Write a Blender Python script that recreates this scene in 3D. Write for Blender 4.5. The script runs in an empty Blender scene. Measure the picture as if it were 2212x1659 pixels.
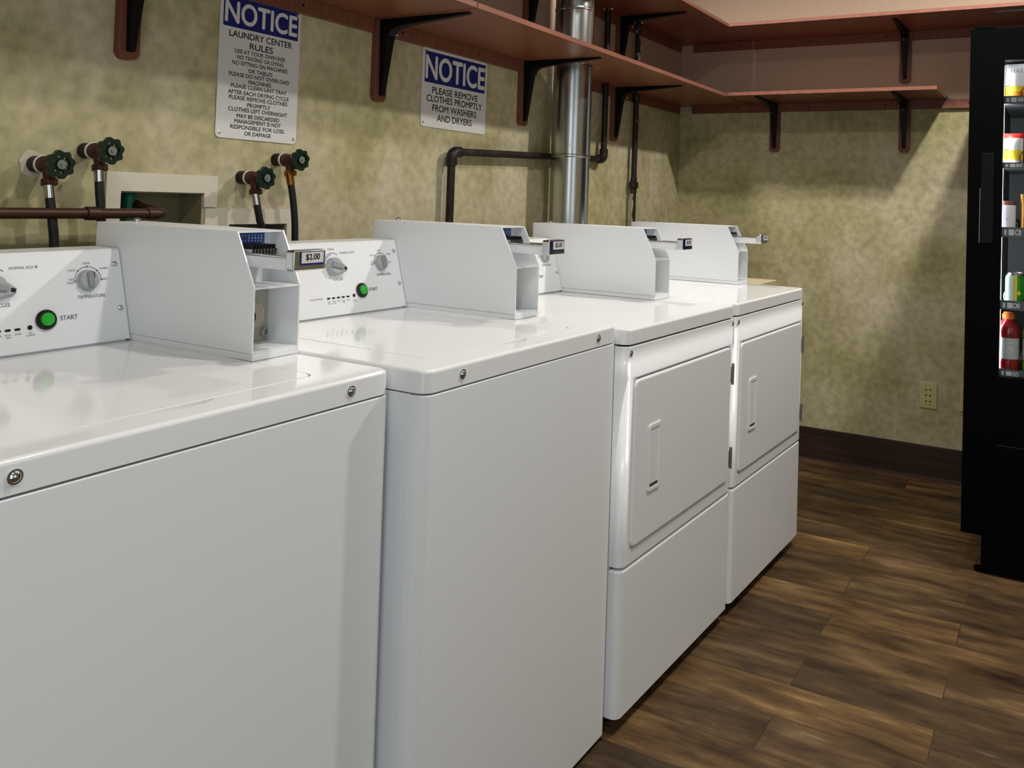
import bpy, bmesh, math, random
from mathutils import Vector, Matrix
random.seed(7)
PI = math.pi
S = bpy.context.scene
C = S.collection

# ------------------------------------------------------------------ materials
MATS = {}
def lin(c):
    return tuple(((v/255)/12.92 if v/255 <= .04045 else ((v/255+.055)/1.055)**2.4) for v in c)
def mat(name, rgb, rough=.5, metal=0., spec=.5, coat=0., emit=None, estr=0., trans=0., ior=1.45):
    if name in MATS: return MATS[name]
    m = bpy.data.materials.new(name); m.use_nodes = True
    b = m.node_tree.nodes['Principled BSDF']
    b.inputs['Base Color'].default_value = (*lin(rgb), 1)
    b.inputs['Roughness'].default_value = rough
    b.inputs['Metallic'].default_value = metal
    b.inputs['Specular IOR Level'].default_value = spec
    b.inputs['Coat Weight'].default_value = coat
    b.inputs['Coat Roughness'].default_value = .08
    b.inputs['IOR'].default_value = ior
    b.inputs['Transmission Weight'].default_value = trans
    if emit:
        b.inputs['Emission Color'].default_value = (*lin(emit), 1)
        b.inputs['Emission Strength'].default_value = estr
    MATS[name] = m
    return m
class NT:
    def __init__(s, m): s.t = m.node_tree; s.n = s.t.nodes; s.b = s.n['Principled BSDF']
    def add(s, k, **kw):
        x = s.n.new(k)
        for a, v in kw.items(): setattr(x, a, v)
        return x
    def link(s, a, b): s.t.links.new(a, b)
    def coord(s, scale=(1,1,1), rot=(0,0,0)):
        tc = s.add('ShaderNodeTexCoord'); mp = s.add('ShaderNodeMapping')
        mp.inputs['Scale'].default_value = scale; mp.inputs['Rotation'].default_value = rot
        s.link(tc.outputs['Object'], mp.inputs['Vector']); return mp.outputs['Vector']
    def noise(s, vec, scale, detail=4, rough=.55):
        x = s.add('ShaderNodeTexNoise'); x.inputs['Scale'].default_value = scale
        x.inputs['Detail'].default_value = detail; x.inputs['Roughness'].default_value = rough
        s.link(vec, x.inputs['Vector']); return x.outputs['Fac']
    def ramp(s, fac, stops):
        r = s.add('ShaderNodeValToRGB'); e = r.color_ramp.elements
        while len(e) < len(stops): e.new(.5)
        for i, (p, c) in enumerate(stops):
            e[i].position = p; e[i].color = (*lin(c), 1)
        s.link(fac, r.inputs['Fac']); return r.outputs['Color']
    def mix(s, fac, a, b, mode='MIX'):
        x = s.add('ShaderNodeMix', data_type='RGBA', blend_type=mode)
        if isinstance(fac, (int, float)): x.inputs[0].default_value = fac
        else: s.link(fac, x.inputs[0])
        for v, i in ((a, 6), (b, 7)):
            if isinstance(v, tuple): x.inputs[i].default_value = (*lin(v), 1)
            else: s.link(v, x.inputs[i])
        return x.outputs[2]
    def bump(s, h, strength, dist=.002):
        x = s.add('ShaderNodeBump'); x.inputs['Strength'].default_value = strength
        x.inputs['Distance'].default_value = dist; s.link(h, x.inputs['Height']); s.link(x.outputs['Normal'], s.b.inputs['Normal'])

def wallpaper_mat():
    m = mat('mottled olive wallpaper', (160,150,110), .75, spec=.25); t = NT(m); v = t.coord()
    a = t.noise(v, 2.3, 3, .5); b = t.noise(v, 4.6, 3, .5); c = t.noise(v, 30, 3, .5)
    base = t.ramp(a, [(.36,(176,168,120)), (.5,(192,182,142)), (.64,(208,196,168))])
    spot = t.ramp(b, [(.30,(142,133,96)), (.48,(184,175,136)), (.7,(204,194,164))])
    col = t.mix(.33, base, spot)
    fine = t.ramp(c, [(.35,(225,225,225)), (.65,(255,255,255))])
    t.link(t.mix(1., col, fine, 'MULTIPLY'), t.b.inputs['Base Color']); t.bump(c, .08, .001)
    return m
def paint_mat():
    m = mat('pinkish beige wall paint', (186,158,140), .7, spec=.3); t = NT(m); v = t.coord()
    a = t.noise(v, 60, 3); t.link(t.mix(a, (172,150,130), (184,162,142)), t.b.inputs['Base Color']); t.bump(a, .05, .001)
    return m
def floor_mat():
    m = mat('weathered brown vinyl planks', (70,52,38), .45, spec=.25); t = NT(m)
    tc = t.add('ShaderNodeTexCoord'); mp = t.add('ShaderNodeMapping')
    mp.inputs['Rotation'].default_value = (0,0,PI/2)
    mp.inputs['Location'].default_value = (.31,.07,0)
    t.link(tc.outputs['Object'], mp.inputs['Vector'])
    br = t.add('ShaderNodeTexBrick'); br.offset = .37; br.offset_frequency = 2
    br.inputs['Scale'].default_value = 1.; br.inputs['Brick Width'].default_value = .92; br.inputs['Row Height'].default_value = .152
    br.inputs['Mortar Size'].default_value = .0012; br.inputs['Mortar Smooth'].default_value = .2
    br.inputs['Color1'].default_value = (0,0,0,1); br.inputs['Color2'].default_value = (1,1,1,1); br.inputs['Mortar'].default_value = (.3,.3,.3,1)
    t.link(mp.outputs['Vector'], br.inputs['Vector'])
    # per-plank shift of the grain so neighbours differ
    sep = t.add('ShaderNodeSeparateXYZ'); t.link(mp.outputs['Vector'], sep.inputs[0])
    com = t.add('ShaderNodeCombineXYZ'); ml = t.add('ShaderNodeMath', operation='MULTIPLY'); ml.inputs[1].default_value = 9.
    t.link(br.outputs['Color'], ml.inputs[0])
    ad = t.add('ShaderNodeMath', operation='ADD'); t.link(sep.outputs['X'], ad.inputs[0]); t.link(ml.outputs[0], ad.inputs[1])
    t.link(ad.outputs[0], com.inputs['X']); t.link(sep.outputs['Y'], com.inputs['Y']); t.link(ml.outputs[0], com.inputs['Z'])
    m2 = t.add('ShaderNodeMapping'); m2.inputs['Scale'].default_value = (3.4,15,1); t.link(com.outputs[0], m2.inputs['Vector'])
    g = t.noise(m2.outputs['Vector'], 1.3, 7, .66)
    m3 = t.add('ShaderNodeMapping'); m3.inputs['Scale'].default_value = (4,60,1); t.link(com.outputs[0], m3.inputs['Vector'])
    g2 = t.noise(m3.outputs['Vector'], 1.0, 5, .6)
    m4 = t.add('ShaderNodeMapping'); m4.inputs['Scale'].default_value = (1.1,3.2,1); t.link(com.outputs[0], m4.inputs['Vector'])
    g3 = t.noise(m4.outputs['Vector'], 1.6, 4, .6)
    col = t.ramp(g, [(.28,(58,46,38)), (.45,(108,89,68)), (.58,(132,113,86)), (.74,(176,154,120))])
    plank = t.ramp(br.outputs['Color'], [(0,(176,174,172)), (.5,(218,210,198)), (1,(250,236,206))])
    col = t.mix(1., col, plank, 'MULTIPLY')
    blot = t.ramp(g3, [(.3,(140,128,124)), (.55,(235,225,215)), (.75,(255,250,235))])
    col = t.mix(.85, col, blot, 'MULTIPLY')
    st = t.ramp(g2, [(.66,(0,0,0)), (.80,(190,190,190))])
    gate = t.ramp(t.noise(m4.outputs['Vector'], 4.5, 3), [(.52,(0,0,0)), (.66,(255,255,255))])
    sg = t.mix(1., st, gate, 'MULTIPLY')
    rg = t.add('ShaderNodeRGBToBW'); t.link(sg, rg.inputs[0])
    col = t.mix(rg.outputs[0], col, (205,188,160))
    mo = t.add('ShaderNodeMath', operation='MULTIPLY'); mo.inputs[1].default_value = .55; t.link(br.outputs['Fac'], mo.inputs[0])
    col = t.mix(mo.outputs[0], col, (30,22,16))
    t.link(col, t.b.inputs['Base Color']); t.bump(g2, .12, .001)
    return m
def wood_mat(name, rgb, k=.12, rough=.38, scale=(2,40,40)):
    m = mat(name, rgb, rough, spec=.4); t = NT(m); v = t.coord(scale); a = t.noise(v, 1.4, 5, .6)
    d = tuple(int(x*(1-k)) for x in rgb); l = tuple(min(255,int(x*(1+k))) for x in rgb)
    t.link(t.ramp(a, [(.3,d), (.7,l)]), t.b.inputs['Base Color']); return m
def iron_mat():
    m = mat('dark iron pipe', (34,27,25), .5, .35); t = NT(m); v = t.coord(); a = t.noise(v, 40, 4)
    t.link(t.ramp(a, [(.35,(24,19,18)), (.6,(44,34,31)), (.75,(70,52,44))]), t.b.inputs['Base Color']); return m
def chipped_mat():
    m = mat('black pipe with chipped white paint', (30,25,24), .5, .2); t = NT(m); v = t.coord((18,18,5)); a = t.noise(v, 1.6, 3, .5)
    t.link(t.ramp(a, [(.60,(30,24,23)), (.63,(190,184,172))]), t.b.inputs['Base Color']); return m
def brushed(name, rgb, rough):
    m = mat(name, rgb, rough, 1.); t = NT(m); v = t.coord((30,30,.6)); a = t.noise(v, 3, 4)
    t.link(t.mix(a, tuple(int(x*.86) for x in rgb), rgb), t.b.inputs['Base Color']); return m
def enamel(name, rgb, rough, coat):
    m = mat(name, rgb, rough, spec=.5, coat=coat); t = NT(m); v = t.coord(); a = t.noise(v, 180, 2)
    t.bump(a, .006, .0004); return m

M_WALL = wallpaper_mat(); M_PAINT = paint_mat(); M_FLOOR = floor_mat()
M_CEIL = mat('white ceiling paint', (232,228,220), .85)
M_BASE = wood_mat('dark brown cove base', (52,36,28), .35, .45, (40,2,30))
M_WHITE = enamel('white enamel', (236,238,240), .3, .0)
M_TOP = mat('glossy white worktop enamel', (240,241,242), .09, spec=.5)
M_GAP = mat('dark seam', (18,17,16), .8)
M_BLACK = mat('black plastic', (14,14,16), .35)
M_IRONB = mat('black painted steel', (6,6,7), .5, spec=.25)
M_GREEN = mat('green push button', (30,165,40), .25, coat=.4, emit=(20,150,30), estr=.12)
M_GREY = mat('grey plastic knob', (168,172,175), .4)
M_GREYD = mat('dark grey knob face', (140,144,148), .42)
M_INK = mat('grey console printing', (96,98,104), .6)
M_INKB = mat('blue console printing', (70,84,170), .6)
M_CHROME = mat('chrome', (200,202,205), .12, 1.)
M_STEEL = brushed('galvanised duct steel', (196,198,196), .24)
M_STEELG = mat('dull steel', (150,150,148), .35, .9)
M_SHELF = wood_mat('cherry melamine board', (128,78,56), .07, .34, (3,30,30))
M_EDGE = wood_mat('cherry edge banding', (140,92,76), .08, .4, (3,30,30))
M_BATTEN = wood_mat('cherry stained batten', (116,70,52), .09, .45, (40,40,3))
M_IRON = iron_mat(); M_CHIP = chipped_mat()
M_COPPER = mat('aged brown copper', (70,46,34), .45, .5)
M_BRASS = mat('brass fitting', (150,98,44), .3, .9)
M_BRONZE = mat('aged bronze valve', (74,44,32), .45, .45)
M_HWHEEL = mat('dark green cast handwheel', (10,34,22), .35, .1)
M_HUB = mat('grey nameplate', (120,124,118), .45, .2)
M_TAPE = mat('white thread tape', (222,216,206), .7)
M_RUBBER = mat('black rubber hose', (20,19,21), .45)
M_PLASTER = mat('bare plaster', (198,184,164), .85)
M_BOXW = mat('white plastic outlet box', (214,206,188), .55)
M_BOXI = mat('olive box interior', (134,128,98), .7)
M_GCAP = mat('green pipe cap', (20,120,86), .4)
M_SIGN = mat('white sign panel', (214,212,208), .5)
M_BLUE = mat('blue sign ink', (14,28,102), .5)
M_SBLACK = mat('black sign ink', (22,22,26), .6)
M_IVORY = mat('ivory outlet plate', (196,182,132), .45)
M_TABLE = mat('cream laminate', (206,190,156), .45)
M_VEND = mat('satin black cabinet', (3,3,4), .5, spec=.06)
M_VENDIN = mat('charcoal vending interior', (58,60,62), .55)
M_TRAY = mat('grey metal tray', (92,98,100), .4, .5)
M_GLASS = mat('clear glass', (255,255,255), .0, spec=.5, trans=1., ior=1.03)
M_COIL = mat('black vending coil', (30,30,32), .35, .3)
M_COILS = mat('steel vending coil', (190,200,200), .25, .9)
M_TAGW = mat('white price tag', (236,240,240), .5)
M_LED = mat('lit strip', (255,255,255), .5, emit=(235,245,255), estr=14.)
M_LAMP = mat('lit lamp lens', (255,255,255), .5, emit=(255,240,220), estr=14.)
M_COINB = mat('blue coin chart', (38,84,168), .35)

# ------------------------------------------------------------------ mesh helpers
def ident(u, v, w): return (u, v, w)
def rrect(x0, y0, x1, y1, r, n=5):
    rs = r if isinstance(r, (tuple, list)) else (r,)*4      # corners: x0y0, x1y0, x1y1, x0y1
    out = []
    for (cx, cy, a0, rr) in ((x0, y0, PI, rs[0]), (x1, y0, 1.5*PI, rs[1]), (x1, y1, 0, rs[2]), (x0, y1, .5*PI, rs[3])):
        sx = 1 if cx == x0 else -1; sy = 1 if cy == y0 else -1
        if rr < 1e-6:
            out += [(cx, cy)]*(n+1); continue
        for i in range(n+1):
            a = a0+.5*PI*i/n
            out.append((cx+sx*rr+rr*math.cos(a), cy+sy*rr+rr*math.sin(a)))
    return out
def loop(bm, pts, w, f): return [bm.verts.new(f(p[0], p[1], w)) for p in pts]
def bridge(bm, a, b, mi=0):
    n = len(a)
    for i in range(n):
        j = (i+1) % n
        try: bm.faces.new((a[i], a[j], b[j], b[i])).material_index = mi
        except ValueError: pass
def capf(bm, a, mi=0):
    try: bm.faces.new(a).material_index = mi
    except ValueError: pass
def slab(bm, x0, y0, x1, y1, z0, z1, r=0., bt=0., bb=0., f=ident, mi=0, n=5, nb=3):
    """rounded rectangle in u,v extruded along w, with rounded top / bottom rims"""
    def ins(d):
        rs = r if isinstance(r, (tuple, list)) else (r,)*4
        return rrect(x0+d, y0+d, x1-d, y1-d, tuple(max(q-d, 0.) if q > 0 else 0. for q in rs), n if max(rs) > 0 else 0)
    L = []
    if bb > 0:
        for i in range(nb+1):
            a = .5*PI*i/nb; L.append(loop(bm, ins(bb*(1-math.sin(a))), z0+bb*(1-math.cos(a)), f))
    else: L.append(loop(bm, ins(0), z0, f))
    if bt > 0:
        for i in range(nb+1):
            a = .5*PI*i/nb; L.append(loop(bm, ins(bt*(1-math.cos(a))), z1-bt+bt*math.sin(a), f))
    else: L.append(loop(bm, ins(0), z1, f))
    for a, b in zip(L, L[1:]): bridge(bm, a, b, mi)
    capf(bm, L[0][::-1], mi); capf(bm, L[-1], mi)
def box(bm, x0, y0, z0, x1, y1, z1, b=0., mi=0):
    x0, x1 = min(x0,x1), max(x0,x1); y0, y1 = min(y0,y1), max(y0,y1); z0, z1 = min(z0,z1), max(z0,z1)
    slab(bm, x0, y0, x1, y1, z0, z1, b, b, b, mi=mi, n=2, nb=2)
def poly(bm, pts, w0, w1, f=ident, mi=0):
    a = loop(bm, pts, w0, f); b = loop(bm, pts, w1, f); bridge(bm, a, b, mi)
    capf(bm, a[::-1], mi); capf(bm, b, mi)
def frame_of(d):
    d = Vector(d).normalized(); h = Vector((0,0,1)) if abs(d.z) < .9 else Vector((1,0,0))
    u = d.cross(h).normalized(); return u, d.cross(u).normalized(), d
def lathe(bm, prof, o, d, n=20, mi=0):
    """prof: list of (radius, height along d)"""
    u, v, w = frame_of(d); o = Vector(o); rings = []
    for r, h in prof:
        if r < 1e-6: rings.append([bm.verts.new(o+w*h)])
        else: rings.append([bm.verts.new(o+w*h+u*(r*math.cos(2*PI*i/n))+v*(r*math.sin(2*PI*i/n))) for i in range(n)])
    for a, b in zip(rings, rings[1:]):
        if len(a) == 1 and len(b) == 1: continue
        for i in range(n):
            j = (i+1) % n
            q = (a[0], b[j], b[i]) if len(a) == 1 else ((a[i], a[j], b[0]) if len(b) == 1 else (a[i], a[j], b[j], b[i]))
            bm.faces.new(q).material_index = mi
    if len(rings[0]) > 1: capf(bm, rings[0][::-1], mi)
    if len(rings[-1]) > 1: capf(bm, rings[-1], mi)
def cyl(bm, p0, p1, r, n=16, mi=0, r1=None):
    p0 = Vector(p0); p1 = Vector(p1)
    lathe(bm, [(r, 0), (r if r1 is None else r1, (p1-p0).length)], p0, p1-p0, n, mi)
def tube(bm, pts, r, n=12, mi=0, closed=False):
    P = [Vector(p) for p in pts]; rings = []; u = None
    for i, p in enumerate(P):
        if closed: d = P[(i+1) % len(P)]-P[i-1]
        else: d = P[min(i+1, len(P)-1)]-P[max(i-1, 0)]
        d.normalize()
        if u is None: u = frame_of(d)[0]
        u = (u-d*u.dot(d)).normalized(); v = d.cross(u)
        rr = r[i] if isinstance(r, (list, tuple)) else r
        rings.append([bm.verts.new(p+u*(rr*math.cos(2*PI*k/n))+v*(rr*math.sin(2*PI*k/n))) for k in range(n)])
    pr = list(zip(rings, rings[1:]))+([(rings[-1], rings[0])] if closed else [])
    for a, b in pr: bridge(bm, a, b, mi)
    if not closed: capf(bm, rings[0][::-1], mi); capf(bm, rings[-1], mi)
def bend(p, q, s, r, n=6):
    """points of a rounded corner p-q-s"""
    p, q, s = Vector(p), Vector(q), Vector(s); a = (p-q).normalized(); b = (s-q).normalized()
    A = q+a*r; B = q+b*r
    return [A*(1-t)**2+q*2*t*(1-t)+B*t*t for t in [i/n for i in range(n+1)]]
def ring(bm, outer, inner, w0, w1, f=ident, mi=0):
    """plate with a hole; both outlines have the same number of points"""
    o0 = loop(bm, outer, w0, f); o1 = loop(bm, outer, w1, f); i0 = loop(bm, inner, w0, f); i1 = loop(bm, inner, w1, f)
    bridge(bm, o0, o1, mi); bridge(bm, i1, i0, mi); bridge(bm, o1, i1, mi); bridge(bm, i0, o0, mi)
def finish(name, bm, mats, parent=None, angle=35):
    bmesh.ops.remove_doubles(bm, verts=bm.verts, dist=1e-6)
    bmesh.ops.recalc_face_normals(bm, faces=bm.faces)
    me = bpy.data.meshes.new(name); bm.to_mesh(me); bm.free()
    for m in (mats if isinstance(mats, (list, tuple)) else [mats]): me.materials.append(m)
    for p in me.polygons: p.use_smooth = True
    me.set_sharp_from_angle(angle=math.radians(angle))
    o = bpy.data.objects.new(name, me); C.objects.link(o)
    if parent: o.parent = parent
    wn = o.modifiers.new('normals', 'WEIGHTED_NORMAL'); wn.keep_sharp = True; wn.weight = 60
    return o
def B(): return bmesh.new()
def tag(o, label, cat, group=None):
    o['label'] = label; o['category'] = cat
    if group: o['group'] = group
    return o
def empty(name, loc, rot=(0,0,0), label=None, cat=None, group=None):
    o = bpy.data.objects.new(name, None); o.empty_display_size = .05; C.objects.link(o)
    o.location = loc; o.rotation_euler = rot
    if label: tag(o, label, cat, group)
    return o
def struct(o): o['kind'] = 'structure'; return o
def copy_tree(o, parent=None):
    c = o.copy(); C.objects.link(c)
    if parent: c.parent = parent
    for ch in list(o.children): copy_tree(ch, c)
    return c

TEXT_CACHE = {}
def text_mesh(s, bold):
    k = (s, bold)
    if k not in TEXT_CACHE:
        cu = bpy.data.curves.new('t', 'FONT'); cu.body = s; cu.size = 1; cu.resolution_u = 5; cu.offset = bold
        cu.align_x = 'LEFT'; o = bpy.data.objects.new('t', cu); C.objects.link(o)
        bpy.context.view_layer.update()
        me = bpy.data.meshes.new_from_object(o.evaluated_get(bpy.context.evaluated_depsgraph_get()))
        vs = [(v.co.x, v.co.y) for v in me.vertices]; fs = [tuple(p.vertices) for p in me.polygons]
        x0 = min(v[0] for v in vs); x1 = max(v[0] for v in vs); y0 = min(v[1] for v in vs); y1 = max(v[1] for v in vs)
        TEXT_CACHE[k] = ([((x-x0)/(x1-x0)-.5, (y-y0)/(y1-y0)-.5) for x, y in vs], fs, (x1-x0)/(y1-y0))
        bpy.data.objects.remove(o); bpy.data.curves.remove(cu); bpy.data.meshes.remove(me)
    return TEXT_CACHE[k]
def text(bm, s, cx, cy, h, w=None, f=ident, z=0., bold=.0, mi=0):
    vs, fs, asp = text_mesh(s, 0.); w = w or h*asp
    d = bold*h
    for k, (dx, dy) in enumerate(((0,0),(d,0),(-d,0),(0,d),(0,-d)) if bold > 0 else ((0,0),)):
        V = [bm.verts.new(f(cx+x*w+dx, cy+y*h+dy, z+k*.00001)) for x, y in vs]
        for q in fs:
            try: bm.faces.new([V[i] for i in q]).material_index = mi
            except ValueError: pass
def arcline(bm, cx, cy, r, a0, a1, t, f, z, mi=0, n=18):
    P = [];Q = []
    for i in range(n+1):
        a = math.radians(a0+(a1-a0)*i/n)
        P.append(bm.verts.new(f(cx+(r-t/2)*math.cos(a), cy+(r-t/2)*math.sin(a), z)))
        Q.append(bm.verts.new(f(cx+(r+t/2)*math.cos(a), cy+(r+t/2)*math.sin(a), z)))
    for i in range(n): bm.faces.new((P[i], P[i+1], Q[i+1], Q[i])).material_index = mi
def disc(bm, cx, cy, r, f, z, mi=0, n=12):
    capf(bm, [bm.verts.new(f(cx+r*math.cos(2*PI*i/n), cy+r*math.sin(2*PI*i/n), z)) for i in range(n)], mi)

# ------------------------------------------------------------------ the room
XB, CEIL, ZP = 3.201, 2.75, 1.70
XL, YR = -2.3, -3.9
bm = B(); box(bm, XL-.1, YR-.1, -.06, XB+.1, .1, 0); struct(finish('floor', bm, M_FLOOR))
bm = B(); box(bm, XL-.1, YR-.1, CEIL, XB+.1, .1, CEIL+.06); struct(finish('ceiling', bm, M_CEIL))
HOLES = ((.05, 1.03, .26, 1.199), (.335, .98, .517, 1.125))
bm = B()
xs = sorted({XL, XB+.1, *[h[0] for h in HOLES], *[h[2] for h in HOLES]}); zs = sorted({0, ZP, CEIL, *[h[1] for h in HOLES], *[h[3] for h in HOLES]})
for x0, x1 in zip(xs, xs[1:]):
    for z0, z1 in zip(zs, zs[1:]):
        cx, cz = (x0+x1)/2, (z0+z1)/2
        if any(h[0] < cx < h[2] and h[1] < cz < h[3] for h in HOLES): continue
        box(bm, x0, 0, z0, x1, .1, z1, mi=1 if cz > ZP else 0)
struct(finish('wall_left', bm, [M_WALL, M_PAINT]))
bm = B(); box(bm, XB, YR, 0, XB+.1, 0, ZP); box(bm, XB, YR, ZP, XB+.1, 0, CEIL, mi=1); struct(finish('wall_back', bm, [M_WALL, M_PAINT]))
bm = B(); box(bm, XL, YR-.1, 0, XB+.1, YR, ZP); box(bm, XL, YR-.1, ZP, XB+.1, YR, CEIL, mi=1); struct(finish('wall_right', bm, [M_WALL, M_PAINT]))
bm = B(); box(bm, XL-.1, YR-.1, 0, XL, .1, ZP); box(bm, XL-.1, YR-.1, ZP, XL, .1, CEIL, mi=1); struct(finish('wall_front', bm, [M_WALL, M_PAINT]))
bm = B()
poly(bm, [(XB, .0), (XB-.022, .0), (XB-.011, .006), (XB-.007, .02), (XB-.006, .145), (XB-.003, .151), (XB, .151)], YR, 0, lambda u, v, w: (u, w, v))
struct(finish('baseboard_back', bm, M_BASE))
bm = B()
poly(bm, [(0, 0), (-.022, 0), (-.011, .006), (-.007, .02), (-.006, .145), (-.003, .151), (0, .151)], XL, XB-.022, lambda u, v, w: (w, u, v))
struct(finish('baseboard_left', bm, M_BASE))

# ------------------------------------------------------------------ shelves
DX, DY, DR = 1.80, -.128, .075            # vent duct
PX2, PX3, PY = 2.26, 2.575, -.034         # risers
def board_poly(x0, x1, depth, notches):
    pts = [(x0, -depth), (x1, -depth), (x1, 0)]
    for (nx, hw, nd) in sorted(notches, reverse=True):
        if x0 < nx-hw and nx+hw < x1: pts += [(nx+hw, 0), (nx+hw, -nd), (nx-hw, -nd), (nx-hw, 0)]
    return pts+[(x0, 0)]
NOTCH = [(DX, DR+.008, .215), (PX2, .018, .056), (PX3, .018, .056)]
def shelf_left(x0, x1, zb, depth, label):
    r = empty('wall_shelf', ((x0+x1)/2, 0, zb), (0,0,0), label, 'shelf', 'cherry shelves around the room'); ox = (x0+x1)/2
    bm = B(); P = [(x-ox, y) for x, y in board_poly(x0, x1, depth, NOTCH)]
    poly(bm, P, 0, .016)
    finish('board', bm, M_SHELF, r)
    bm = B(); box(bm, x0-ox, -depth-.0012, .0006, x1-ox, -depth-.0001, .0154); finish('edge_band', bm, M_EDGE, r)
    bm = B(); cut = [x0]
    for nx, hw, nd in sorted(NOTCH):
        if nd > .1 and x0 < nx < x1: cut += [nx-hw, nx+hw]
    cut.append(min(x1, XB-.05))
    for a, b in zip(cut[::2], cut[1::2]): box(bm, a-ox, -.019, -.042, b-ox, 0, -.0005, .001)
    finish('wall_cleat', bm, M_BATTEN, r)
    for k in range(int(x0*2.5), int(x1*2.5)+1):
        x = k*.4+.13
        if x0+.05 < x < x1-.08 and all(abs(x-q) > .1 for q in (DX, PX2, PX3)):
            bm = B(); lathe(bm, [(.0045,0),(.003,.0012),(0,.0014)], (x-ox, -.0188, -.021), (0,-1,0), 10); finish('screw', bm, M_IRONB, r)
    return r
def shelf_back(y0, y1, zb, depth, yc1, label, plate=False):
    """y0 > y1 going away from the corner; cleat runs to yc1"""
    r = empty('wall_shelf', (XB, (y0+y1)/2, zb), (0,0,0), label, 'shelf', 'cherry shelves around the room'); oy = (y0+y1)/2
    bm = B(); box(bm, -depth, y1-oy, 0, 0, y0-oy, .016); finish('board', bm, M_SHELF, r)
    bm = B(); box(bm, -depth-.0012, y1-oy, .0006, -depth-.0001, y0-oy, .0154); finish('edge_band', bm, M_EDGE, r)
    bm = B(); box(bm, -.019, yc1-oy, -.042, 0, -.072-oy, -.0005, .001); finish('wall_cleat', bm, M_BATTEN, r)
    for k in range(12):
        y = -.32-k*.36
        if y > yc1+.05:
            bm = B(); lathe(bm, [(.0045,0),(.003,.0012),(0,.0014)], (-.0188, y-oy, -.021), (-1,0,0), 10); finish('screw', bm, M_IRONB, r)
    if plate:
        bm = B(); box(bm, -.335, .052, -.004, -.305, -.075, -.0002, .001); finish('joining_plate', bm, M_STEELG, r)
    return r
LZ, UZ = 1.725, 2.052
shelf_left(-1.6, .806, LZ, .382, 'lower cherry shelf over the washers with a bright end joint at its far end')
shelf_left(.811, XB-.001, LZ, .382, 'long lower cherry shelf that the round steel duct passes up through')
shelf_left(-1.6, XB-.001, UZ, .392, 'upper cherry shelf on the machine wall, above the long lower shelf')
shelf_back(-.385, -1.305, LZ+.004, .370, -1.95, 'short lower cherry shelf on the end wall, its free end near the vending machine')
shelf_back(-.395, -2.75, UZ, .400, -2.75, 'upper cherry shelf on the end wall running on above the vending machine', True)

def bracket(loc, rz, label, dark=False):
    r = empty('shelf_bracket', loc, (0,0,rz), label, 'shelf bracket', 'black brackets under the cherry shelves')
    bm = B()
    slab(bm, -.025, -.242, .025, -.0425, 0, .019, (.018,.018,0,0), .0015, 0, lambda u, v, w: (u, -w, v), n=4)
    finish('backing_board', bm, M_BATTEN, r)
    bm = B()
    pr = [(0,0,.015), (-.31,0,.008), (-.314,-.005,.008), (-.10,-.021,.012), (-.062,-.026,.014), (-.044,-.034,.015), (-.034,-.048,.015), (-.029,-.072,.0145), (-.009,-.222,.008), (0,-.225,.008)]
    A = [bm.verts.new((-h, -.0195+y, z-.0003)) for y, z, h in pr]; D = [bm.verts.new((h, -.0195+y, z-.0003)) for y, z, h in pr]
    bridge(bm, A, D); capf(bm, A[::-1]); capf(bm, D)
    finish('metal_arm', bm, M_IRONB, r, 20)
    bm = B(); lathe(bm, [(.004,0),(.003,.0025),(0,.003)], (0,-.072,-.048), (0,-.7,-.7), 10); finish('screw', bm, M_CHROME, r)
    return r
GB = 'black bracket on a cherry batten'
bracket((.045,0,LZ), 0, GB+' above the two leftmost tap wheels')
bracket((.843,0,LZ), 0, GB+' between the two notice signs')
bracket((1.634,0,LZ), 0, GB+' just right of the smaller notice sign')
bracket((2.40,0,LZ), 0, GB+' between the two dark gas risers, lower shelf')
bracket((1.650,0,UZ), 0, GB+' under the upper shelf, left of the steel duct')
bracket((2.43,0,UZ), 0, GB+' under the upper shelf, between the two risers')
bracket((XB,-.515,LZ+.004), -PI/2, GB+' on the end wall, nearer the corner')
bracket((XB,-1.126,LZ+.004), -PI/2, 'black lower-shelf bracket on the end wall, nearer the vending machine')
bracket((XB,-1.124,UZ), -PI/2, 'black upper-shelf bracket on the end wall, close to the vending machine')

# ------------------------------------------------------------------ notice signs
def sign(x0, z0, w, h, band, note, lines, label, bandm):
    r = empty('notice_sign', (x0, -.001, z0), (0,0,0), label, 'sign')
    f = lambda u, v, z: (u, -z, v)
    bm = B(); slab(bm, 0, 0, w, h, 0, .002, .012, .0006, 0, f, n=4); finish('panel', bm, M_SIGN, r)
    bm = B(); slab(bm, bandm, band[0], w-bandm, band[1], .0021, .0024, .003, 0, 0, f, n=3); finish('header_band', bm, M_BLUE, r)
    bm = B(); text(bm, 'NOTICE', w/2, sum(band)/2, note[0], note[1], f, .0028, .032); finish('header_lettering', bm, M_SIGN, r)
    bm = B()
    for s, cy, ch, tw in lines: text(bm, s, w/2, cy, ch, tw, f, .0025, .022)
    finish('lettering', bm, M_SBLACK, r)
    for px, pz in ((.011,.013), (w-.011,.013), (.011,h-.013), (w-.011,h-.013)):
        bm = B(); lathe(bm, [(.0042,0),(.004,.0012),(.0022,.0024),(0,.0026)], (px,-.002,pz), (0,-1,0), 12); finish('screw', bm, M_CHROME, r)
    return r
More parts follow.
